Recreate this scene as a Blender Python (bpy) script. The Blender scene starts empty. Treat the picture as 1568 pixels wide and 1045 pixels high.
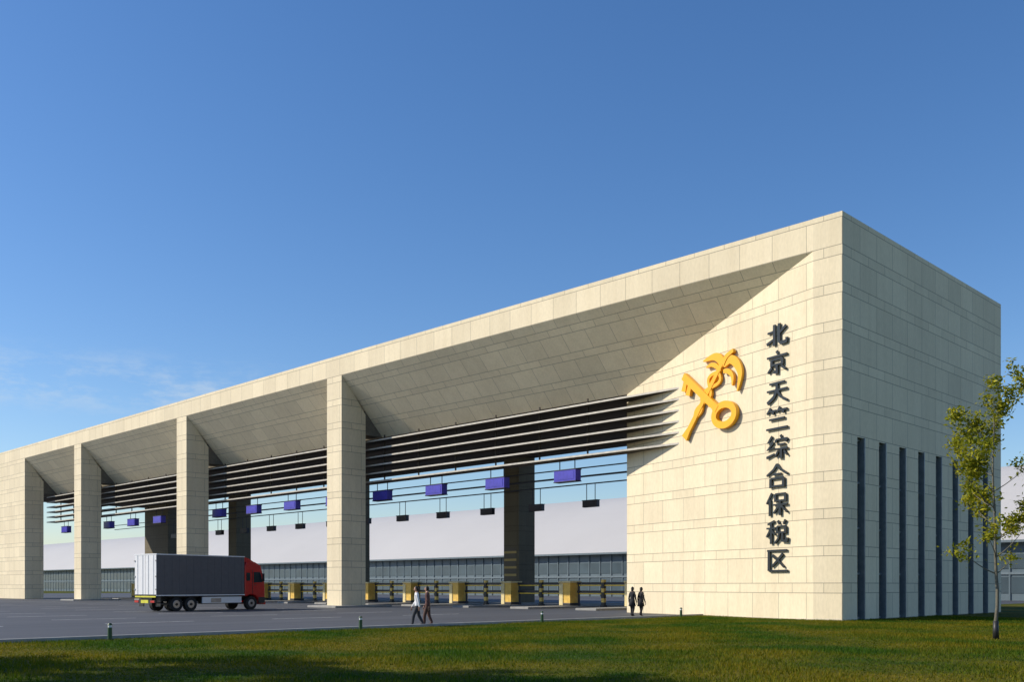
import bpy, bmesh, math, random
import numpy as np
from mathutils import Vector, Matrix
R=math.radians
scene=bpy.context.scene
random.seed(7); np.random.seed(7)

# ---------------- node helpers / materials ----------------
def new_mat(name):
    m=bpy.data.materials.new(name); m.use_nodes=True
    nt=m.node_tree; b=nt.nodes['Principled BSDF']
    return m,nt,b
def mth(nt,op,a,b=None,c=None):
    n=nt.nodes.new('ShaderNodeMath'); n.operation=op
    for i,v in enumerate((a,b,c)):
        if v is None: continue
        if isinstance(v,(int,float)): n.inputs[i].default_value=v
        else: nt.links.new(v,n.inputs[i])
    return n.outputs[0]
def mixc(nt,fac,a,b,mode='MIX'):
    n=nt.nodes.new('ShaderNodeMix'); n.data_type='RGBA'; n.blend_type=mode
    def s(i,v):
        if isinstance(v,(tuple,list)): n.inputs[i].default_value=(*v,1) if len(v)==3 else v
        elif isinstance(v,(int,float)): n.inputs[i].default_value=v
        else: nt.links.new(v,n.inputs[i])
    s(0,fac); s(6,a); s(7,b)
    return n.outputs[2]
def noise(nt,scale,detail=4,coord='Object',rough=.55,stretch=None):
    tc=nt.nodes.new('ShaderNodeTexCoord'); n=nt.nodes.new('ShaderNodeTexNoise')
    n.inputs['Scale'].default_value=scale; n.inputs['Detail'].default_value=detail
    n.inputs['Roughness'].default_value=rough
    if stretch:
        mp=nt.nodes.new('ShaderNodeMapping'); mp.inputs['Scale'].default_value=stretch
        nt.links.new(tc.outputs[coord],mp.inputs[0]); nt.links.new(mp.outputs[0],n.inputs['Vector'])
    else: nt.links.new(tc.outputs[coord],n.inputs['Vector'])
    return n.outputs['Fac']
def ramp(nt,fac,p0,c0,p1,c1):
    n=nt.nodes.new('ShaderNodeValToRGB'); e=n.color_ramp.elements
    e[0].position=p0; e[0].color=(*c0,1); e[1].position=p1; e[1].color=(*c1,1)
    nt.links.new(fac,n.inputs[0]); return n.outputs[0]
def simple(name,col,rough=.6,metal=0,var=.15,scale=3,spec=None):
    m,nt,b=new_mat(name)
    f=noise(nt,scale)
    lo=tuple(c*(1-var) for c in col); hi=tuple(min(1,c*(1+var)) for c in col)
    nt.links.new(ramp(nt,f,.3,lo,.7,hi),b.inputs['Base Color'])
    b.inputs['Roughness'].default_value=rough; b.inputs['Metallic'].default_value=metal
    if spec is not None: b.inputs['Specular IOR Level'].default_value=spec
    return m
def stone(name,col,joint=.45):
    m,nt,b=new_mat(name)
    uv=nt.nodes.new('ShaderNodeUVMap'); uv.uv_map='UVMap'
    sp=nt.nodes.new('ShaderNodeSeparateXYZ'); nt.links.new(uv.outputs[0],sp.inputs[0])
    s=mth(nt,'DIVIDE',sp.outputs[1],1.93); k=mth(nt,'FLOOR',s); f=mth(nt,'SUBTRACT',s,k)
    n=mth(nt,'GREATER_THAN',f,.74); row=mth(nt,'MULTIPLY_ADD',k,2.0,n)
    c=mth(nt,'ADD',mth(nt,'DIVIDE',sp.outputs[0],2.0),mth(nt,'MULTIPLY',row,.5))
    ci=mth(nt,'FLOOR',c); cf=mth(nt,'SUBTRACT',c,ci)
    j1=mth(nt,'LESS_THAN',f,.019); j2=mth(nt,'LESS_THAN',mth(nt,'ABSOLUTE',mth(nt,'SUBTRACT',f,.74)),.0095)
    j3=mth(nt,'LESS_THAN',cf,.014)
    J=mth(nt,'MAXIMUM',mth(nt,'MAXIMUM',j1,j2),j3)
    cb=nt.nodes.new('ShaderNodeCombineXYZ'); nt.links.new(ci,cb.inputs[0]); nt.links.new(row,cb.inputs[1])
    wn=nt.nodes.new('ShaderNodeTexWhiteNoise'); wn.noise_dimensions='2D'; nt.links.new(cb.outputs[0],wn.inputs['Vector'])
    tile=ramp(nt,wn.outputs['Value'],0,tuple(x*.93 for x in col),1,tuple(x*1.04 for x in col))
    big=noise(nt,.25,5); fine=noise(nt,9,6,stretch=(1,1,.35)); streak=noise(nt,1.3,4,stretch=(1.6,1.6,.10))
    t2=mixc(nt,1.0,tile,ramp(nt,big,.3,(.93,.92,.90),.7,(1.02,1.02,1.0)),'MULTIPLY')
    t2=mixc(nt,1.0,t2,ramp(nt,streak,.35,(.95,.945,.93),.6,(1.0,1.0,1.0)),'MULTIPLY')
    t3=mixc(nt,1.0,t2,ramp(nt,fine,.3,(.93,.93,.92),.7,(1.04,1.04,1.04)),'MULTIPLY')
    fin=mixc(nt,mth(nt,'MULTIPLY',J,.85),t3,tuple(x*joint for x in col))
    nt.links.new(fin,b.inputs['Base Color']); b.inputs['Roughness'].default_value=.75
    b.inputs['Specular IOR Level'].default_value=.3
    bp=nt.nodes.new('ShaderNodeBump'); bp.inputs['Strength'].default_value=.35; bp.inputs['Distance'].default_value=.02
    nt.links.new(mth(nt,'SUBTRACT',mth(nt,'MULTIPLY',fine,.25),J),bp.inputs['Height']); nt.links.new(bp.outputs[0],b.inputs['Normal'])
    return m
M={}
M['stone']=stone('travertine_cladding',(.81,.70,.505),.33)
M['soffit']=stone('soffit_stone_brightened',(.92,.80,.58),.33)  # lighter stone: grazing sun and bounce on the soffit put into the colour
M['stoneshade']=stone('roof_shaded_stone',(.17,.145,.10),.5)  # stone darkened to paint the roof's shade on the back piers
M['ceil']=simple('shaded_underside',(.075,.060,.045),.8)  # dark tone paints the shade on canopy underside and louvre plates
M['gusset_shade']=simple('gusset_soffit_shadow',(.17,.15,.12),.8)  # dark plate stands in for the shadow beside each pier on the soffit
M['louvre']=simple('louvre_aluminium_edge',(.50,.46,.39),.45,.1)
M['glass']=simple('dark_window_glass',(.02,.03,.035),.08,0,.2,1)
M['frame']=simple('grey_frame',(.22,.25,.26),.45,.3)
M['rod']=simple('dark_steel_rod',(.05,.055,.07),.5,.5)
M['purple']=simple('blue_violet_sign',(.055,.045,.40),.4)
M['darksign']=simple('dark_sign_casing',(.02,.018,.035),.5)
M['letter']=simple('black_metal_letter',(.022,.027,.030),.35,.3)
M['gold']=simple('gold_paint',(.92,.43,.004),.4,0,.03)
M['kerb']=simple('concrete_kerb',(.30,.29,.27),.85)
M['yellow']=simple('ochre_yellow_paint',(.72,.46,.09),.6)
M['ybar']=simple('yellow_bar_paint',(.80,.52,.03),.5)
M['cream']=simple('cream_panel',(.70,.58,.30),.6)
M['black']=simple('black_paint',(.02,.02,.022),.5)
M['white']=simple('white_paint',(.8,.8,.8),.5,0,.03)
M['bollard']=simple('green_bollard_paint',(.02,.07,.02),.5)

m,nt,b=new_mat('yellow_black_stripe')
tc=nt.nodes.new('ShaderNodeTexCoord'); sp=nt.nodes.new('ShaderNodeSeparateXYZ'); nt.links.new(tc.outputs['Object'],sp.inputs[0])
fr=mth(nt,'FRACT',mth(nt,'DIVIDE',sp.outputs[2],.8))
nt.links.new(mixc(nt,mth(nt,'GREATER_THAN',fr,.6),(.05,.045,.035),(.75,.52,.12)),b.inputs['Base Color']); b.inputs['Roughness'].default_value=.6
M['stripe']=m
m,nt,b=new_mat('dark_gold_stripe')
tc=nt.nodes.new('ShaderNodeTexCoord'); sp=nt.nodes.new('ShaderNodeSeparateXYZ'); nt.links.new(tc.outputs['Object'],sp.inputs[0])
fr=mth(nt,'FRACT',mth(nt,'DIVIDE',sp.outputs[2],.75))
nt.links.new(mixc(nt,mth(nt,'GREATER_THAN',fr,.7),(.12,.10,.07),(.50,.36,.12)),b.inputs['Base Color']); b.inputs['Roughness'].default_value=.6
M['stripe2']=m
m,nt,b=new_mat('asphalt')
c1=ramp(nt,noise(nt,.12,5,stretch=(1,.25,1)),.3,(.050,.054,.064),.7,(.080,.085,.098))
c2=mixc(nt,1,c1,ramp(nt,noise(nt,30,4),.3,(.75,.75,.75),.7,(1.25,1.25,1.25)),'MULTIPLY')
c2=mixc(nt,1,c2,ramp(nt,noise(nt,.9,3,stretch=(1,.03,1)),.4,(.84,.84,.84),.62,(1.05,1.05,1.05)),'MULTIPLY')
nt.links.new(c2,b.inputs['Base Color']); b.inputs['Roughness'].default_value=.75
bp=nt.nodes.new('ShaderNodeBump'); bp.inputs['Strength'].default_value=.3; bp.inputs['Distance'].default_value=.01
nt.links.new(noise(nt,60,3),bp.inputs['Height']); nt.links.new(bp.outputs[0],b.inputs['Normal'])
M['asphalt']=m
M['mark']=simple('worn_road_paint',(.55,.55,.55),.7,0,.35,2)
m,nt,b=new_mat('lawn')
c1=ramp(nt,noise(nt,.22,6,stretch=(1,1,1)),.38,(.026,.055,.004),.62,(.125,.105,.010))
c2=mixc(nt,1,c1,ramp(nt,noise(nt,5,6),.3,(.6,.6,.6),.7,(1.35,1.35,1.3)),'MULTIPLY')
nt.links.new(c2,b.inputs['Base Color']); b.inputs['Roughness'].default_value=.95; b.inputs['Specular IOR Level'].default_value=.1
bp=nt.nodes.new('ShaderNodeBump'); bp.inputs['Strength'].default_value=.6; bp.inputs['Distance'].default_value=.08
nt.links.new(noise(nt,14,5),bp.inputs['Height']); nt.links.new(bp.outputs[0],b.inputs['Normal'])
M['lawn']=m
def leafmat(name,c0,c1,scale,lo=(.65,.7,.7),hi=(1.35,1.3,1.1),a=.3,bb=.7):
    m,nt,b=new_mat(name)
    g=nt.nodes.new('ShaderNodeNewGeometry')
    base=ramp(nt,g.outputs['Random Per Island'],0,c0,1,c1)
    c2=mixc(nt,1,base,ramp(nt,noise(nt,scale,4),a,lo,bb,hi),'MULTIPLY')
    nt.links.new(c2,b.inputs['Base Color']); b.inputs['Roughness'].default_value=.7; b.inputs['Specular IOR Level'].default_value=.15
    tr=nt.nodes.new('ShaderNodeBsdfTranslucent'); nt.links.new(c2,tr.inputs[0])
    mx=nt.nodes.new('ShaderNodeMixShader'); mx.inputs[0].default_value=.4
    nt.links.new(b.outputs[0],mx.inputs[1]); nt.links.new(tr.outputs[0],mx.inputs[2])
    nt.links.new(mx.outputs[0],nt.nodes['Material Output'].inputs[0]); return m
M['blade']=leafmat('grass_blade',(.050,.110,.003),(.14,.17,.008),.22,(.50,.78,.7),(1.8,1.10,1.0),.38,.60)
M['leaf']=leafmat('tree_leaf',(.13,.17,.008),(.42,.38,.03),1.2)
M['bark']=simple('bark',(.13,.12,.09),.9,0,.3,12)
M['roofwhite']=simple('white_metal_roof',(.47,.455,.44),.6,0,.05,.03)
M['bgwall']=simple('blue_grey_wall_panel',(.105,.145,.170),.5,0,.12,.3)
M['bgglass']=simple('teal_window_band',(.060,.090,.110),.3,0,.25,.2)
M['bgwhite']=simple('pale_mullion',(.135,.175,.20),.5)

# ---------------- mesh builder ----------------
class MB:
    def __init__(s): s.v=[]; s.f=[]; s.m=[]; s.mats=[]
    def mi(s,k):
        if k not in s.mats: s.mats.append(k)
        return s.mats.index(k)
    def face(s,pts,k):
        i=len(s.v); s.v+= [tuple(p) for p in pts]; s.f.append(tuple(range(i,i+len(pts)))); s.m.append(s.mi(k))
    def box(s,x0,x1,y0,y1,z0,z1,k):
        x0,x1=sorted((x0,x1)); y0,y1=sorted((y0,y1)); z0,z1=sorted((z0,z1))
        i=len(s.v)
        s.v+=[(x0,y0,z0),(x1,y0,z0),(x1,y1,z0),(x0,y1,z0),(x0,y0,z1),(x1,y0,z1),(x1,y1,z1),(x0,y1,z1)]
        for q in ((0,3,2,1),(4,5,6,7),(0,1,5,4),(1,2,6,5),(2,3,7,6),(3,0,4,7)):
            s.f.append(tuple(i+a for a in q)); s.m.append(s.mi(k))
    def cyl(s,p0,p1,r0,r1,k,n=10,cap=True):
        p0=Vector(p0);p1=Vector(p1); d=(p1-p0).normalized()
        a=d.orthogonal().normalized(); b=d.cross(a); i=len(s.v)
        for p,r in ((p0,r0),(p1,r1)):
            for j in range(n):
                t=2*math.pi*j/n; s.v.append(tuple(p+a*math.cos(t)*r+b*math.sin(t)*r))
        for j in range(n):
            s.f.append((i+j,i+(j+1)%n,i+n+(j+1)%n,i+n+j)); s.m.append(s.mi(k))
        if cap:
            s.f.append(tuple(i+j for j in reversed(range(n)))); s.m.append(s.mi(k))
            s.f.append(tuple(i+n+j for j in range(n))); s.m.append(s.mi(k))
    def extr(s,poly,d,k):
        n=len(poly); i=len(s.v); d=Vector(d)
        s.v+=[tuple(p) for p in poly]+[tuple(Vector(p)+d) for p in poly]
        s.f.append(tuple(i+j for j in range(n))); s.m.append(s.mi(k))
        s.f.append(tuple(i+n+j for j in reversed(range(n)))); s.m.append(s.mi(k))
        for j in range(n):
            s.f.append((i+(j)%n,i+n+j,i+n+(j+1)%n,i+(j+1)%n)); s.m.append(s.mi(k))
    def sphere(s,c,r,k,n=12,m=8,sc=(1,1,1)):
        i=len(s.v)
        for a in range(m+1):
            ph=math.pi*a/m
            for j in range(n):
                t=2*math.pi*j/n
                s.v.append((c[0]+r*sc[0]*math.sin(ph)*math.cos(t),c[1]+r*sc[1]*math.sin(ph)*math.sin(t),c[2]+r*sc[2]*math.cos(ph)))
        for a in range(m):
            for j in range(n):
                s.f.append((i+a*n+j,i+(a+1)*n+j,i+(a+1)*n+(j+1)%n,i+a*n+(j+1)%n)); s.m.append(s.mi(k))
    def build(s,name,parent=None,loc=(0,0,0),rotz=0,smooth=False,bevel=0,fixn=True):
        me=bpy.data.meshes.new(name); me.from_pydata(s.v,[],s.f); me.update()
        for k in s.mats: me.materials.append(M[k])
        me.polygons.foreach_set('material_index',s.m)
        if fixn:
            bm=bmesh.new(); bm.from_mesh(me); bmesh.ops.recalc_face_normals(bm,faces=bm.faces); bm.to_mesh(me); bm.free()
        uv=me.uv_layers.new(name='UVMap')
        for p in me.polygons:
            n=p.normal
            if abs(n.z)>.98: T=Vector((1,0,0)); B=Vector((0,1,0))
            else:
                T=Vector((0,0,1)).cross(n).normalized(); B=n.cross(T)
            for li in p.loop_indices:
                c=me.vertices[me.loops[li].vertex_index].co
                uv.data[li].uv=(c.dot(T),c.dot(B))
        if smooth:
            me.polygons.foreach_set('use_smooth',[True]*len(me.polygons))
        o=bpy.data.objects.new(name,me); scene.collection.objects.link(o)
        o.location=loc; o.rotation_euler=(0,0,rotz)
        if parent: o.parent=parent
        if bevel:
            b=o.modifiers.new('bevel','BEVEL'); b.width=bevel; b.segments=2; b.limit_method='ANGLE'; b.angle_limit=R(40)
        return o
def empty(name,loc=(0,0,0),rotz=0):
    o=bpy.data.objects.new(name,None); scene.collection.objects.link(o); o.location=loc; o.rotation_euler=(0,0,rotz); return o

# ---------------- ground, road ----------------
g=MB(); g.face([(-2500,-2500,0),(2500,-2500,0),(2500,2500,0),(-2500,2500,0)],'lawn'); g.build('ground')
g=MB(); g.face([(-220,-300,.004),(-10,-300,.004),(-10,140,.004),(-220,140,.004)],'asphalt'); g.build('road')
g=MB(); g.box(-10,-9.75,-300,2.1,-.05,.12,'kerb'); g.build('kerb',bevel=.02)
g=MB()
for k in range(-1,14):
    u=30+6.82*k
    for y0 in range(-118,-4,9):
        g.face([(-u-.09,y0,.008),(-u+.09,y0,.008),(-u+.09,y0+4.5,.008),(-u-.09,y0+4.5,.008)],'mark')
g.build('road_markings')

# ---------------- gate building ----------------
gate=empty('customs_gate_building')
H=21.0; Dp=23.3; d=4.34; zs=14.6; zb=19.3
b1=MB()
b1.face([(0,0,0),(-1.6,0,0),(-1.6,0,H),(0,0,H)],'stone')
b1.face([(-1.6,0,0),(-17.28,d,0),(-17.28,d,H),(-1.6,0,H)],'stone')
b1.face([(-17.28,d,0),(-17.28,Dp,0),(-17.28,Dp,H),(-17.28,d,H)],'stone')
b1.face([(-17.28,Dp,0),(0,Dp,0),(0,Dp,H),(-17.28,Dp,H)],'stone')
b1.face([(0,0,H),(-1.6,0,H),(-17.28,d,H),(-17.28,Dp,H),(0,Dp,H)],'stone')
zt=9.6
b1.face([(0,0,zt),(0,Dp,zt),(0,Dp,H),(0,0,H)],'stone')
prev=0; slots=[]
for k in range(8):
    v=1.7+2.6*k; slots.append((v,v+.72))
for (a,bb) in slots:
    b1.face([(0,prev,0),(0,a,0),(0,a,zt),(0,prev,zt)],'stone'); prev=bb
    b1.face([(0,a,0),(-.3,a,0),(-.3,a,zt),(0,a,zt)],'frame')
    b1.face([(0,bb,0),(-.3,bb,0),(-.3,bb,zt),(0,bb,zt)],'frame')
    b1.face([(0,a,zt),(-.3,a,zt),(-.3,bb,zt),(0,bb,zt)],'frame')
    b1.face([(-.3,a,0),(-.3,bb,0),(-.3,bb,zt),(-.3,a,zt)],'glass')
b1.face([(0,prev,0),(0,Dp,0),(0,Dp,zt),(0,prev,zt)],'stone')
b1.build('end_block',gate,fixn=False)
b2=MB()
for (a,bb) in slots:
    for z in (.05,2.4,4.8,7.2,9.45): b2.box(-.28,-.2,a+.01,bb-.01,z,z+.1,'frame')
    b2.box(-.26,.06,bb+.001,bb+.09,0,zt+.02,'frame')
b2.build('window_frames',gate)
b3=MB(); x0=-1.601; x1=-132
P=[(0,H-.01),(0,zb),(d,zs),(Dp-.02,zs),(Dp-.02,H-.01)]
def cf(i,j,k): b3.face([(x0,P[i][0],P[i][1]),(x1,P[i][0],P[i][1]),(x1,P[j][0],P[j][1]),(x0,P[j][0],P[j][1])],k)
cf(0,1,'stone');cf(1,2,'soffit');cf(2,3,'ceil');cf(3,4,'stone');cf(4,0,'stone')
b3.face([(x1,p[0],p[1]) for p in P],'stone')
b3.build('canopy',gate,fixn=False)
b4=MB()
cols=[(43.74,45.84),(71.0,73.15),(98.4,100.55)]
for a,bb in cols+[(117.9,131.95)]:
    b4.extr([(-a,.003,0),(-a,2.45,0),(-a,2.45,16.3),(-a,.003,18.95+.6)],(-(bb-a),0,0),'stone')
    b4.extr([(-a-.12,2.451,16.7),(-a-.12,d-.02,zs+.02),(-a-.12,2.451,zs+.02)],(-(bb-a)+.24,0,0),'gusset_shade')
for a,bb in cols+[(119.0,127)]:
    b4.box(-a,-bb,21,23.25,0,zs,'stoneshade')
b4.build('piers',gate)
b6=MB()
for k in range(6):
    z=14.05-.69*k
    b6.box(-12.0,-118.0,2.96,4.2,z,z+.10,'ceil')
    b6.box(-12.0,-118.0,2.90,2.959,z-.01,z+.11,'louvre')
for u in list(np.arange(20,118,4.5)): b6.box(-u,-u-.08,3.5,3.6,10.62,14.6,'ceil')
b6.build('louvres',gate)
b7=MB()
for z in (12.6,11.85,11.1): b7.cyl((-17.2,20.4,z),(-118,20.4,z),.06,.06,'rod',6)
for z in (10.0,10.6): b7.cyl((-17.2,12.4,z),(-118,12.4,z),.045,.045,'rod',6)
b7.build('tie_rods',gate)
b8=MB()
for a,bb in cols:
    b8.box(-a+1.0,-bb-1.0,-1.3,4.5,-.05,.16,'kerb')
b8.build('pier_kerbs',gate,bevel=.03)
b9=MB()
for a,bb in cols: b9.box(-a-.35,-bb+.05,20.988,20.999,2.4,5.6,'stripe2')
b9.build('hazard_bands',gate)

for k in range(14):
    u=21.9+6.98*k
    s=MB(); s.box(-1.0,1.0,-.28,.28,-.38,.38,'purple'); s.box(-1.04,1.04,-.31,.31,.381,.44,'darksign'); s.box(-1.04,1.04,-.31,.31,-.44,-.381,'darksign')
    s.box(-.85,.85,-.30,-.281,-.26,.26,'purple')
    for x in (-.7,.7): s.cyl((x,0,.44),(x,0,1.14),.035,.035,'rod',6)
    s.build('overhead_lane_sign',loc=(-u,3.55,9.46))
for k in range(-2,13):
    u=34+6.79*k
    if u<19: continue
    s=MB(); s.box(-.85,.85,-.2,.2,-.3,.3,'darksign'); s.box(-.9,.9,-.24,.24,.301,.35,'rod')
    for x in (-.5,.5): s.cyl((x,0,.35),(x,0,1.84),.035,.035,'rod',6)
    s.build('lane_signal_box',loc=(-u,20.4,9.26))

for k in range(-1,13):
    u=30+6.82*k
    s=MB(); s.box(-1.0,1.0,-6,16,-.05,.16,'kerb'); s.build('traffic_island',loc=(-u,13,0),bevel=.04)
    s=MB(); s.box(-.55,.55,-.6,.6,.16,2.05,'yellow'); s.box(-.66,.66,-.7,.7,2.051,2.2,'cream'); s.box(-.62,-.2,-.66,-.601,.2,2.0,'cream')
    s.box(-.6,.6,-.65,.65,.161,.4,'black')
    s.build('crash_pillar',loc=(-u,13,0),bevel=.03)
    s=MB()
    for z,t,kk in ((2.0,.20,'black'),(1.84,.10,'ybar'),(1.32,.20,'black'),(1.16,.10,'ybar')):
        s.box(-2.75,2.75,-.05,.05,z-t/2+.002,z+t/2-.002,kk)
    s.box(-.14,.14,-.14,.14,0.0,2.3,'stripe'); s.box(-.2,.2,-.2,.2,0.004,.25,'black')
    for x in (-2.6,2.6): s.box(x-.06,x+.06,-.062,.062,.0,2.06,'rod')
    s.build('barrier_gate',loc=(-(u-3.41),13.2,0))

for v in (-33.6,-23.4,-12.6,-1.0):
    s=MB(); s.cyl((0,0,0),(0,0,.42),.075,.07,'bollard',14); s.cyl((0,0,.42),(0,0,.5),.06,.06,'white',14); s.cyl((0,0,.5),(0,0,.56),.085,.05,'bollard',14)
    s.cyl((0,0,0),(0,0,.04),.11,.11,'black',14)
    s.build('bollard_light',loc=(-9.2,v,0))

# ---------------- background hall ----------------
hall=empty('background_hall')
s=MB(); X0,X1=45,-430; Y=80
s.box(X0,X1,Y,Y+60,0,7.2,'bgwall'); s.build('hall_walls',hall)
s=MB()
s.box(X0-1,X1+1,Y-.06,Y-.01,3.9,5.7,'bgglass'); s.box(X0-1,X1+1,Y-.06,Y-.01,.9,2.9,'bgglass')
x=X0; i=0
while x>X1:
    s.box(x,x-.18,Y-.14,Y-.061,0,7.1,'bgwhite' if i%4==0 else 'bgwall'); x-=2.4; i+=1
s.box(X0,X1,Y-.16,Y-.02,3.2,3.5,'bgwhite'); s.build('hall_windows',hall)
s=MB()
pr=[(Y-1.2+30*(i/12),7.4+12.2*math.sin((i/12)*math.pi/2)) for i in range(13)]
for i in range(12):
    a,bq=pr[i],pr[i+1]; s.face([(X0,a[0],a[1]),(X1,a[0],a[1]),(X1,bq[0],bq[1]),(X0,bq[0],bq[1])],'roofwhite')
s.box(X0,X1,Y-1.25,Y-.9,7.1,7.395,'bgwhite')
s.face([(X0,p[0],p[1]) for p in pr]+[(X0,pr[-1][0],7.4)],'roofwhite')
s.build('hall_roof',hall,fixn=False)

# ---------------- emblem and characters on splayed wall ----------------
T=Vector((15.68,-4.34,0)).normalized(); N=Vector((-.2667,-.9637,0)).normalized(); Z=Vector((0,0,1))
def wallp(p): return Vector((-1.6-15.68*p,4.34*p,0))
def smoothpts(pts,n=6):
    out=[]; q=[pts[0]]+pts+[pts[-1]]
    for i in range(1,len(q)-2):
        p0,p1,p2,p3=[np.array(a,float) for a in q[i-1:i+3]]
        for j in range(n):
            t=j/n; out.append(.5*((2*p1)+(-p0+p2)*t+(2*p0-5*p1+4*p2-p3)*t*t+(-p0+3*p1-3*p2+p3)*t**3))
    out.append(np.array(q[-2],float)); return out
def stroke(mb,pts,w0,w1,origin,dz,th,k,closed=False,mid=None):
    n=len(pts); L=[];Rr=[]
    for i in range(n):
        if closed: a=pts[(i-1)%n]; c=pts[(i+1)%n]
        else: a=pts[max(i-1,0)]; c=pts[min(i+1,n-1)]
        t=np.array(c)-np.array(a); t=t/ (np.linalg.norm(t)+1e-9); nn=np.array((-t[1],t[0]))
        s0=np.array(pts[i])-np.array(pts[i-1]) if (i>0 or closed) else t
        ln=np.linalg.norm(s0)+1e-9; cs=max(.6,abs(float(np.dot(s0/ln,t))))
        f=i/max(1,n-1)
        w=(w0+(w1-w0)*f)
        if mid: w+= (mid-(w0+w1)/2)*math.sin(math.pi*f)
        w=w/2/cs
        L.append(np.array(pts[i])+nn*w); Rr.append(np.array(pts[i])-nn*w)
    def P3(q,dd): return origin+T*float(q[0])+Z*float(q[1])+N*dd
    rng=range(n if closed else n-1)
    for i in rng:
        j=(i+1)%n; A,B,C,D=L[i],L[j],Rr[j],Rr[i]
        mb.face([P3(A,dz+th),P3(B,dz+th),P3(C,dz+th),P3(D,dz+th)],k)
        mb.face([P3(A,dz),P3(B,dz),P3(B,dz+th),P3(A,dz+th)],k)
        mb.face([P3(D,dz),P3(C,dz),P3(C,dz+th),P3(D,dz+th)],k)
    if not closed:
        for i in (0,n-1): mb.face([P3(L[i],dz),P3(Rr[i],dz),P3(Rr[i],dz+th),P3(L[i],dz+th)],k)
chars={
'bei':[[(38,6),(38,94)],[(8,36),(38,34)],[(4,82),(38,66)],[(60,6),(60,82),(68,89),(92,88),(93,72)],[(90,22),(62,46)]],
'jing':[[(48,0),(54,14)],[(5,22),(95,22)],[(26,35),(74,35)],[(26,35),(26,62)],[(74,35),(74,62)],[(26,57),(74,57)],[(50,57),(50,94),(38,86)],[(28,66),(10,86)],[(70,66),(90,84)]],
'tian':[[(16,16),(84,16)],[(5,46),(95,46)],[(50,16),(49,46),(36,74),(7,96)],[(52,48),(66,76),(96,96)]],
'zhu':[[(22,0),(5,22)],[(18,13),(46,13)],[(31,14),(35,28)],[(64,0),(51,20)],[(60,13),(95,13)],[(76,14),(81,28)],[(16,48),(84,48)],[(3,88),(97,88)]],
'zong':[[(28,0),(10,26),(32,27)],[(34,26),(8,56),(38,50)],[(3,88),(38,76)],[(66,0),(71,11)],[(46,30),(46,17)],[(46,17),(95,17)],[(95,17),(89,31)],[(54,39),(86,39)],[(43,57),(97,57)],[(70,57),(70,96),(59,89)],[(56,68),(43,88)],[(83,67),(96,86)]],
'he':[[(50,2),(34,24),(4,46)],[(50,2),(66,24),(97,46)],[(31,43),(69,43)],[(22,60),(79,60)],[(22,60),(22,99)],[(79,60),(79,99)],[(22,93),(79,93)]],
'bao':[[(27,3),(3,46)],[(18,30),(18,98)],[(43,8),(87,8)],[(43,8),(43,41)],[(87,8),(87,41)],[(43,36),(87,36)],[(34,53),(97,53)],[(64,37),(64,98)],[(61,55),(36,88)],[(67,55),(96,86)]],
'shui':[[(38,3),(8,15)],[(3,32),(43,32)],[(24,12),(24,98)],[(22,36),(3,68)],[(27,42),(42,60)],[(54,2),(62,17)],[(88,0),(79,17)],[(52,26),(88,26)],[(52,26),(52,56)],[(88,26),(88,56)],[(52,51),(88,51)],[(62,52),(58,76),(41,96)],[(76,52),(76,87),(95,88),(96,74)]],
'qu':[[(6,8),(94,8)],[(14,8),(14,93)],[(14,93),(97,93)],[(76,22),(52,50),(26,76)],[(30,28),(54,48),(82,78)]],
}
s=MB()
o0=wallp(.1526)
for i,key in enumerate(['bei','jing','tian','zhu','zong','he','bao','shui','qu']):
    zc=15.5-1.54*i
    for j,st in enumerate(chars[key]):
        pts=[((x-50)/100*1.66,(50-y)/100*1.30+zc) for x,y in st]
        horiz=abs(st[1][1]-st[0][1])<8 and len(st)==2
        vert=abs(st[1][0]-st[0][0])<3
        w=.105 if horiz else (.17 if vert else .155)
        if key in ('zong','shui','bao'): w*=.88
        stroke(s,pts,w,w*(.7 if not (horiz or vert) else 1.1),o0,.05,.07+.003*j,'letter')
s.build('chinese_character_sign',fixn=False)
s=MB(); o1=wallp(.473)
def E(l,sm=True):
    q=[((x-1093)/17.5,(603-y)/25.9+13.2) for x,y in l]
    return smoothpts(q) if sm else q
ring=[(1114+15*math.cos(t),641+15.5*math.sin(t)) for t in np.linspace(0,2*math.pi,33)[:-1]]
stroke(s,E(ring,False),.40,.40,o1,.06,.26,'gold',True)
data=[
 ([(1051,566),(1104,630)],.44,.44,False,None,.28),       # key shaft (in front)
 ([(1054,572),(1050,590)],.30,.40,False,None,.20),       # key bit
 ([(1061,581),(1057,598)],.30,.40,False,None,.21),
 ([(1097,616),(1090,622)],.2,.2,False,None,.21),
 ([(1104,624),(1097,632)],.22,.22,False,None,.22),
 ([(1053,661),(1110,562)],.34,.26,False,None,.18),       # staff
 ([(1051,664),(1058,652)],.55,.34,False,None,.185),
]
A=np.array((1066,638.)); B=np.array((1108,566.)); ax=B-A; ln=np.linalg.norm(ax); ax/=ln; nr=np.array((-ax[1],ax[0]))
for q,sg in enumerate((1,-1)):
    pts=[]
    for t in np.linspace(0,1,40):
        amp=(3.0+7.5*t)*sg*math.sin(t*math.pi*3.0)
        pts.append(tuple(A+ax*ln*t*.9+nr*amp))
    data.append((pts,.12,.18,False,.20,.15+.008*q))
data+=[
 ([(1110,568),(1107,556),(1098,549),(1081,551)],.34,.06,True,.50,.16),
 ([(1107,574),(1102,565),(1094,560),(1086,562)],.22,.06,True,.28,.17),
 ([(1112,566),(1122,560),(1131,569),(1136,586),(1132,610)],.34,.06,True,.50,.165),
 ([(1112,575),(1119,577),(1125,586),(1125,600)],.22,.06,True,.28,.172),
 ([(1111,564),(1117,554),(1127,548)],.34,.20,True,None,.20),
]
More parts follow.
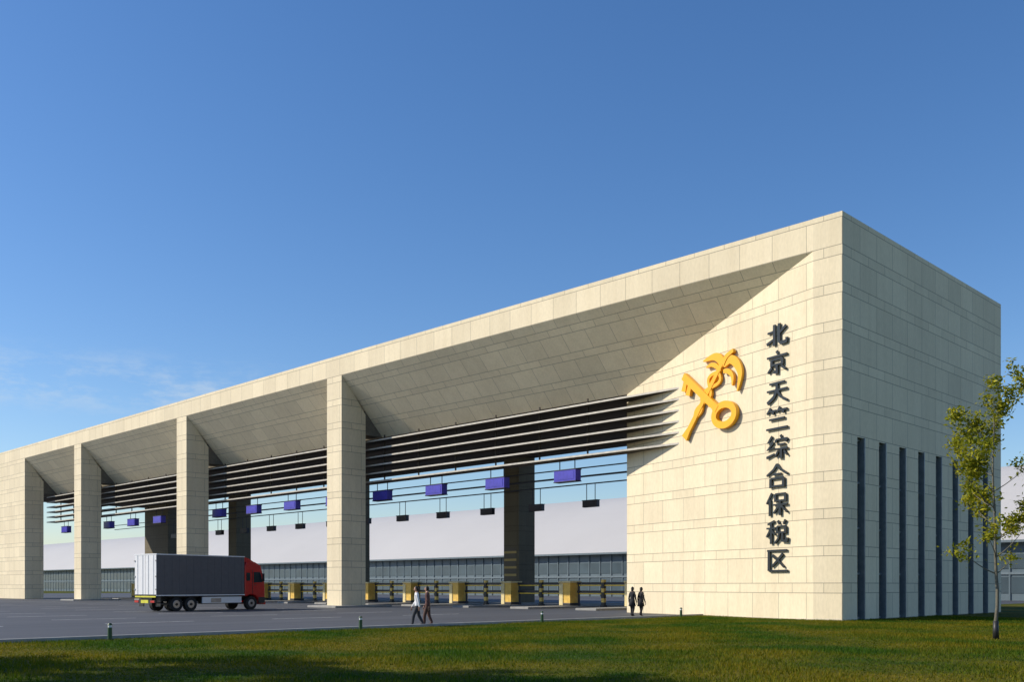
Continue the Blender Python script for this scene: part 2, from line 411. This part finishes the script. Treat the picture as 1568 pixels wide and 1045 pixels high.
for j,(l,w0,w1,sm,md,th) in enumerate(data): stroke(s,E(l,sm),w0,w1,o1,.06,th+.0005*j,'gold',mid=md)
s.build('customs_emblem',fixn=False)

# ---------------- truck ----------------
M['tred']=simple('truck_red_paint',(.50,.010,.010),.25,0,.05)
M['tgrey']=simple('truck_box_grey',(.085,.09,.105),.5,0,.08)
M['twhite']=simple('truck_white_panel',(.80,.80,.80),.4,0,.03)
M['tyre']=simple('tyre_rubber',(.018,.018,.018),.85)
M['rim']=simple('wheel_rim',(.35,.35,.36),.35,.7)
M['lampred']=simple('red_tail_lamp',(.5,.01,.01),.3)
M['hiviz']=simple('yellow_reflector',(.7,.65,.05),.5)
truck=empty('box_truck',loc=(-41.5,-16.9,0),rotz=math.atan2(.985,-.165))
D=1.05
s=MB(); W=2.6
s.box(0,6.45+D,0,W,1.12,4.02,'tgrey')
s.build('cargo_box',truck,bevel=.03)
s=MB()
s.box(-.03,-.002,.06,W/2-.02,1.2,3.95,'twhite'); s.box(-.03,-.002,W/2+.02,W-.06,1.2,3.95,'twhite')
for y in (.35,.95,1.6,2.2): s.cyl((-.05,y,1.2),(-.05,y,3.95),.014,.014,'twhite',6)
for y in (.06,W-.06): 
    for z in (1.5,2.4,3.5): s.box(-.07,-.03,y-.06,y+.06,z,z+.1,'rim')
for z in (1.10,3.96): s.box(-.04,6.47+D,-.012,.012,z,z+.07,'twhite')
s.box(-.045,-.001,0,W,3.955,4.04,'twhite')
for x in np.arange(.6,7.4,.6): s.box(x,x+.02,-.008,.0,1.2,3.95,'tgrey')
s.box(-.1,.0,.1,W-.1,.62,.8,'black'); s.box(-.12,-.1,.15,.6,.64,.78,'lampred'); s.box(-.12,-.1,W-.6,W-.15,.64,.78,'lampred')
s.box(-.05,-.031,.1,W-.1,1.0,1.1,'hiviz'); s.box(-.121,-.1,.85,1.7,.6,.82,'hiviz')
s.build('rear_doors',truck)
s=MB()
s.box(.1,7.6+D,.75,W-.75,.7,1.08,'black')
s.box(3.75,6.2+D,.04,.10,.55,1.0,'twhite'); s.box(3.75,6.2+D,W-.1,W-.04,.55,1.0,'twhite')
s.box(3.8,6.1+D,.11,.6,.5,1.0,'black'); s.box(4.5,5.4,.03,.038,.6,.9,'rim')
s.box(.95,3.4,.02,.55,1.03,1.1,'black'); s.box(.95,3.4,W-.55,W-.02,1.03,1.1,'black')
s.box(.3,.36,.05,.6,.35,1.1,'black'); s.box(.3,.36,W-.6,W-.05,.35,1.1,'black')
s.build('chassis',truck)
s=MB()
for x in (1.6,2.8,7.15+D):
    for ya,yb in ((.05,.38),(W-.38,W-.05)):
        s.cyl((x,ya,.5),(x,yb,.5),.5,.5,'tyre',26)
        out=ya-.012 if ya<1 else yb+.012
        inn=ya if ya<1 else yb
        s.cyl((x,inn,.5),(x,out,.5),.29,.27,'rim',20); s.cyl((x,out,.5),(x,out+(-.06 if ya<1 else .06),.5),.11,.09,'black',12)
    s.cyl((x,.3,.5),(x,W-.3,.5),.08,.08,'black',8)
s.build('wheels',truck)
s=MB()
prof=[(6.5,1.05),(6.5,3.25),(6.65,3.62),(7.5,3.62),(8.05,3.35),(8.38,2.25),(8.45,1.5),(8.42,.5),(7.85,.45),(7.80,.75),(7.6,1.0),(7.3,1.12),(6.95,1.12),(6.65,1.0)]
s.extr([(x+D,.03,z) for x,z in prof],(0,W-.06,0),'tred')
s.build('cab',truck,bevel=.07)
s=MB()
for y0,y1 in ((.012,.028),(W-.028,W-.012)):
    s.extr([(x,y0,z) for x,z in [(7.35,2.05),(7.35,2.85),(7.95,2.85),(8.2,2.1)]],(0,y1-y0,0),'glass')
    s.extr([(x,y0,z) for x,z in [(6.65,2.2),(6.65,2.8),(7.0,2.8),(7.0,2.2)]],(0,y1-y0,0),'glass')
    s.extr([(x,y0,z) for x,z in [(7.22,1.2),(7.22,3.0),(7.25,3.0),(7.25,1.2)]],(0,y1-y0,0),'black')
    s.box(7.4,7.6,y0-.005,y1+.005,1.85,1.9,'black')
    s.box(7.8,8.4,y0,y1,.5,.95,'black')
s.extr([(8.10,.2,3.22),(8.13,.2,3.22),(8.40,.2,2.3),(8.37,.2,2.28)],(0,W-.4,0),'glass')
s.box(8.44,8.48,.35,W-.35,1.0,1.9,'black')
for z in (1.15,1.35,1.55,1.75): s.box(8.48,8.5,.4,W-.4,z,z+.05,'rim')
for y in (.12,W-.42): s.box(8.42,8.48,y,y+.3,.72,.95,'white')
s.box(8.3,8.5,.05,W-.05,.38,.6,'tred'); s.box(7.95,8.25,.25,W-.25,3.32,3.42,'black')
for y,yy in ((-.28,-.12),(W+.12,W+.28)):
    s.box(8.05,8.13,y,yy,2.15,2.75,'black')
    s.box(8.07,8.11,min(yy,0) if yy<0 else W-.05,max(yy,0.05) if yy<0 else yy,2.7,2.75,'black')
s.extr([(6.55,.25,3.6),(6.55,.25,3.98),(7.0,.25,3.9),(7.6,.25,3.6)],(0,W-.5,0),'tred')
s.v=[(p[0]+D,p[1],p[2]) for p in s.v]
s.build('cab_details',truck)

# ---------------- people ----------------
def person(name,loc,rotz,H,shirt,trous,hair,pose,female=False):
    sc=H/1.75
    for k,c,ro in (('shirt',shirt,.85),('trousers',trous,.85),('skin',(.45,.25,.17),.5),('hair',hair,.6),('shoes',(.02,.018,.016),.4)):
        M[name+k]=simple(name+'_'+k,c,ro,0,.12,8)
    root=empty(name,loc,rotz); 
    st=pose.get('stride',.3); arm=pose.get('arm',.25); sh=.15 if female else .19
    J=[];Ed=[];Rd=[]
    def j(p,r,par=None):
        J.append(Vector(p)*sc); Rd.append((r[0]*sc,r[1]*sc) if isinstance(r,tuple) else (r*sc,r*sc))
        if par is not None: Ed.append((par,len(J)-1))
        return len(J)-1
    pel=j((0,0,.95),(.13,.11)); sp=j((.01,0,1.1),(.12,.10) if female else (.13,.11),pel); ch=j((.02,0,1.3),(.15,.12),sp); nb=j((.02,0,1.45),(.10,.085),ch)
    nk=j((.03,0,1.54),.055,nb); hd=j((.04,0,1.6),.06,nk)
    for sd,f in ((1,1),(-1,-1)):
        hp=j((0,sd*.095,.88),.105,pel)
        fx=st*f
        kn=j((fx*.5+.05,sd*.095,.48),.08,hp)
        lift=0.06 if f<0 else 0.0
        ak=j((fx*1.0-.02,sd*.09,.085+lift),.062,kn)
        j((fx+.16,sd*.11,.038+ (0.0 if f>0 else .01)),.036,ak)
    hands=[]
    for sd,f in ((1,-1),(-1,1)):
        s_=j((.02,sd*sh,1.40),.068,nb)
        e_=j((.0+f*arm*.3,sd*(sh+.05),1.12),.055,s_)
        w_=j((.06+f*arm*.9,sd*(sh+.06),.88),.036,e_)
        h_=j((.08+f*arm*1.0,sd*(sh+.06),.80),(.035,.022),w_)
        hands.append((Vector(J[h_]),sd))
    me=bpy.data.meshes.new('body'); me.from_pydata([tuple(v) for v in J],Ed,[])
    o=bpy.data.objects.new('body',me); scene.collection.objects.link(o)
    md=o.modifiers.new('skin','SKIN'); md.use_smooth_shade=True
    for i,r in enumerate(Rd): me.skin_vertices[0].data[i].radius=r
    me.skin_vertices[0].data[0].use_root=True
    sb=o.modifiers.new('sub','SUBSURF'); sb.levels=2; sb.render_levels=2
    dg=bpy.context.evaluated_depsgraph_get(); dg.update()
    nm=bpy.data.meshes.new_from_object(o.evaluated_get(dg)); o.modifiers.clear(); o.data=nm
    nm.materials.clear()
    for k in ('shirt','trousers','skin','shoes'): nm.materials.append(M[name+k])
    for p in nm.polygons:
        c=p.center/sc
        armz=abs(c.y)>sh-.005 and c.z<1.2
        if c.z>1.49: m_=2
        elif armz and c.z>.72: m_=2 if c.z<.87 else 0
        elif c.z>(.93 if not female else .70): m_=0
        elif c.z<.09: m_=3
        else: m_=1
        p.material_index=m_; p.use_smooth=True
    o.parent=root
    hb=MB()
    hc=Vector((.05,0,1.645))*sc; r=.098*sc
    hb.sphere(hc,r,name+'skin',16,12,(.95,.78,1.18))
    hb.sphere(hc+Vector((-.018,0,.02))*sc,r*1.06,name+'hair',16,12,(.93,.82,1.14) if not female else (.95,.88,1.18))
    if female: hb.sphere(hc+Vector((-.05,0,-.10))*sc,r,name+'hair',12,8,(.6,.8,1.3))
    hb.cyl(hc+Vector((.085,0,.0))*sc,hc+Vector((.112,0,-.025))*sc,.008*sc,.014*sc,name+'skin',6)
    for y in (-.032,.032): hb.sphere(hc+Vector((.083,y,.012))*sc,.009*sc,name+'hair',6,4)
    hb.box(hc.x+.08*sc,hc.x+.092*sc,-.022*sc,.022*sc,hc.z-.055*sc,hc.z-.047*sc,name+'hair')
    for y in (-.078,.078): hb.sphere(hc+Vector((0,y,-.005))*sc,.024*sc,name+'skin',8,6,(.6,.4,1.1))
    for hp,sd in hands:
        for q in range(4):
            b0=hp+Vector((-.024+.016*q,0,-.02))*sc; l=(.05,.06,.055,.042)[3-q]*sc
            b1_=b0+Vector((.004,-sd*.004,-l)); hb.cyl(b0,b1_,.009*sc,.008*sc,name+'skin',6)
            hb.cyl(b1_,b1_+Vector((.006,-sd*.014,-l*.6)),.008*sc,.006*sc,name+'skin',6)
        hb.cyl(hp+Vector((.02,0,.02))*sc,hp+Vector((.05,-sd*.01,-.02))*sc,.011*sc,.008*sc,name+'skin',6)
    if female:
        hb.cyl((0,0,.62*sc),(0,0,1.05*sc),.22*sc,.14*sc,name+'shirt',16)
    hb.build('head_and_hands',root,smooth=True)
    return root
rt=math.atan2(.705,.709)
person('walking_man',(-9.85-.35,-19.6,0.004),rt+math.pi+.15,1.76,(.72,.72,.74),(.035,.037,.045),(.012,.010,.009),dict(stride=.24,arm=.16))
person('walking_companion',(-10.25,-18.95,0.004),rt+math.pi-.1,1.76,(.10,.045,.04),(.09,.045,.035),(.012,.010,.009),dict(stride=.16,arm=.16))
person('woman_in_black_coat',(-12.0,-1.9,0.004),R(100),1.72,(.014,.014,.018),(.014,.013,.016),(.012,.010,.009),dict(stride=.12,arm=.08),female=True)
person('woman_in_dark_dress',(-11.6,-1.6,0.004),R(85),1.70,(.016,.013,.014),(.02,.014,.014),(.012,.010,.009),dict(stride=.14,arm=.1),female=True)

# ---------------- trees ----------------
def young_tree(name,loc,Ht,seed,wide=1.0,skip=.52,leaf=1.0):
    rnd=random.Random(seed); root=empty(name,loc)
    s=MB(); tips=[]
    def limb(p,d,L,r,depth):
        n=4; q=Vector(p); dd=Vector(d).normalized()
        for i in range(n):
            nd=(dd+Vector((rnd.uniform(-.18,.18),rnd.uniform(-.18,.18),rnd.uniform(-.02,.16)))).normalized()
            e=q+nd*L/n; r0=r*(1-.75*i/n); r1=r*(1-.75*(i+1)/n)
            s.cyl(q,e,r0,r1,'bark',6,False)
            if depth<2 and i>=1 and rnd.random()<.8:
                a=rnd.uniform(0,2*math.pi); side=Vector((math.cos(a),math.sin(a),rnd.uniform(.1,.8)))
                limb(e,(nd*.5+side*.8),L*rnd.uniform(.3,.55),r1*.6,depth+1)
            if depth>=1 or i>=2: tips.append(Vector(e))
            q=e; dd=nd
    q=Vector((0,0,0)); n=14
    k=Ht/8.2
    for i in range(n):
        e=q+Vector((rnd.uniform(-.06,.06),rnd.uniform(-.06,.06),Ht*.93/n))
        r0=(.06*(1-.85*i/n)+.006)*k; r1=(.06*(1-.85*(i+1)/n)+.006)*k
        s.cyl(q,e,r0,r1,'bark',8,False)
        if e.z>Ht*.24 and i<n:
            for _ in range(2):
                a=rnd.uniform(0,2*math.pi)
                f=(e.z/Ht); L=wide*2.1*(1-abs(f-.55)*1.2)*rnd.uniform(.6,1.15)
                limb(e,(math.cos(a),math.sin(a),rnd.uniform(.3,.8)),max(.5,L),r1*.5,0)
        q=e
    tips.append(q)
    s.cyl((0,0,0),(0,0,.62),.10*k,.085*k,'black',10)
    s.build('trunk_and_limbs',root,smooth=True)
    V=[];F=[]
    for t in tips:
        if t.z<Ht*.32: continue
        if rnd.random()<skip+(.25 if t.z<Ht*.45 else 0): continue
        cl=rnd.uniform(.09,.19)*leaf; nl=rnd.randint(9,25)
        for _ in range(nl):
            c=t+Vector((rnd.gauss(0,cl),rnd.gauss(0,cl),rnd.gauss(-.02,cl*.8)))
            a=Vector((rnd.gauss(0,1),rnd.gauss(0,1),rnd.gauss(-.4,.7))).normalized(); b_=a.orthogonal().normalized()
            b_=(Matrix.Rotation(rnd.uniform(0,6.28),3,a)@b_)
            l=rnd.uniform(.055,.10)*leaf; w=l*.42; i=len(V)
            V+= [tuple(c-a*l),tuple(c+b_*w),tuple(c+a*l),tuple(c-b_*w)]; F.append((i,i+1,i+2,i+3))
    me=bpy.data.meshes.new('foliage'); me.from_pydata(V,[],F); me.materials.append(M['leaf'])
    o=bpy.data.objects.new('foliage',me); scene.collection.objects.link(o); o.parent=root
young_tree('young_tree',(11.5,-12.4,0),8.3,11,skip=.50)
# trees added out of view on the left to shade the foreground lawn
for i,(x,y,h) in enumerate([(-4.9,-47.2,13.5),(.0,-46.2,14.0),(-8.6,-46.6,12.0),(2.4,-48.6,12.5)]):
    young_tree('added_shade_tree',(x,y,0),h,30+i,wide=1.45,skip=.2,leaf=1.9)

# ---------------- grass blades ----------------
n=330000
x=np.random.uniform(-9.7,20,n); y=np.random.uniform(-46,12,n)
keep=~((x<.1)&(y>-.05)) | ((x<-1.6)&(y<4.34*(-x-1.6)/15.68-.1)&(x>-9.7))
x=x[keep]; y=y[keep]; n=len(x)
h=np.random.uniform(.035,.085,n)*(1+.4*np.sin(x*.7+np.cos(y*.5)*2)); w=np.random.uniform(.008,.016,n); a=np.random.uniform(0,2*np.pi,n)
lx=np.random.normal(0,.03,n); ly=np.random.normal(0,.03,n)
V=np.zeros((n,3,3))
V[:,0,0]=x-np.cos(a)*w; V[:,0,1]=y-np.sin(a)*w
V[:,1,0]=x+np.cos(a)*w; V[:,1,1]=y+np.sin(a)*w
V[:,2,0]=x+lx; V[:,2,1]=y+ly; V[:,2,2]=h
me=bpy.data.meshes.new('grass'); me.vertices.add(n*3); me.vertices.foreach_set('co',V.reshape(-1))
me.loops.add(n*3); me.loops.foreach_set('vertex_index',np.arange(n*3,dtype=np.int32))
me.polygons.add(n); me.polygons.foreach_set('loop_start',np.arange(0,n*3,3,dtype=np.int32))
me.update(calc_edges=True); me.validate()
me.materials.append(M['blade']); o=bpy.data.objects.new('grass',me); scene.collection.objects.link(o)

# ---------------- light and sky ----------------
el=R(35); az=R(46)
sd=Vector((-math.cos(el)*math.sin(az),-math.cos(el)*math.cos(az),math.sin(el)))
L=bpy.data.lights.new('sun','SUN'); L.energy=5.0; L.angle=R(.5); L.color=(1,.915,.77)
lo=bpy.data.objects.new('sun',L); scene.collection.objects.link(lo)
lo.rotation_euler=sd.to_track_quat('Z','Y').to_euler(); lo.location=sd*100
w=bpy.data.worlds.new('World'); scene.world=w; w.use_nodes=True; nt=w.node_tree
bg=nt.nodes['Background']; sky=nt.nodes.new('ShaderNodeTexSky'); sky.sky_type='NISHITA'; sky.sun_disc=False
sky.sun_elevation=el; sky.sun_rotation=math.atan2(sd.x,sd.y)%(2*math.pi); sky.air_density=1.1; sky.dust_density=.4; sky.ozone_density=2.4
hs=nt.nodes.new('ShaderNodeHueSaturation'); hs.inputs['Saturation'].default_value=1.22; nt.links.new(sky.outputs[0],hs.inputs['Color'])
tint=mixc(nt,1.0,hs.outputs[0],(.92,.96,1.10),'MULTIPLY')
tc=nt.nodes.new('ShaderNodeTexCoord'); mp=nt.nodes.new('ShaderNodeMapping'); mp.inputs['Scale'].default_value=(4,4,12)
nt.links.new(tc.outputs['Generated'],mp.inputs[0]); nz=nt.nodes.new('ShaderNodeTexNoise'); nz.inputs['Scale'].default_value=3.2; nz.inputs['Detail'].default_value=10; nz.inputs['Roughness'].default_value=.68
nt.links.new(mp.outputs[0],nz.inputs['Vector'])
dv=nt.nodes.new('ShaderNodeVectorMath'); dv.operation='DOT_PRODUCT'; nt.links.new(tc.outputs['Generated'],dv.inputs[0])
cd=Vector((-.999,.36,.2)).normalized(); dv.inputs[1].default_value=cd
def mrange(src,a,b,c=0.,d=1.):
    r=nt.nodes.new('ShaderNodeMapRange'); r.interpolation_type='SMOOTHSTEP'; nt.links.new(src,r.inputs[0]); 
    for i,v in ((1,a),(2,b),(3,c),(4,d)): r.inputs[i].default_value=v
    return r.outputs[0]
sx=nt.nodes.new('ShaderNodeSeparateXYZ'); nt.links.new(tc.outputs['Generated'],sx.inputs[0])
m1=mrange(dv.outputs['Value'],.965,.995); m2=mrange(sx.outputs[2],.15,.185); m3=mrange(sx.outputs[2],.19,.23,1.,0.)
m4=mrange(nz.outputs['Fac'],.46,.70)
fac=mth(nt,'MULTIPLY',mth(nt,'MULTIPLY',mth(nt,'MULTIPLY',m1,m4),mth(nt,'MULTIPLY',m2,m3)),.5)
mixed=mixc(nt,fac,tint,(4.6,5.4,6.2))
nt.links.new(mixed,bg.inputs[0]); bg.inputs[1].default_value=.13

# ---------------- camera ----------------
c=bpy.data.cameras.new('camera'); co=bpy.data.objects.new('camera',c); scene.collection.objects.link(co)
co.location=(22.96,-46.99,1.8); co.rotation_euler=(R(90),0,R(44.86)); c.sensor_width=36; c.lens=34.07; c.shift_y=.2395; c.clip_end=6000; c.clip_start=.1
scene.camera=co
scene.view_settings.view_transform='Standard'; scene.view_settings.look='None'; scene.view_settings.exposure=0
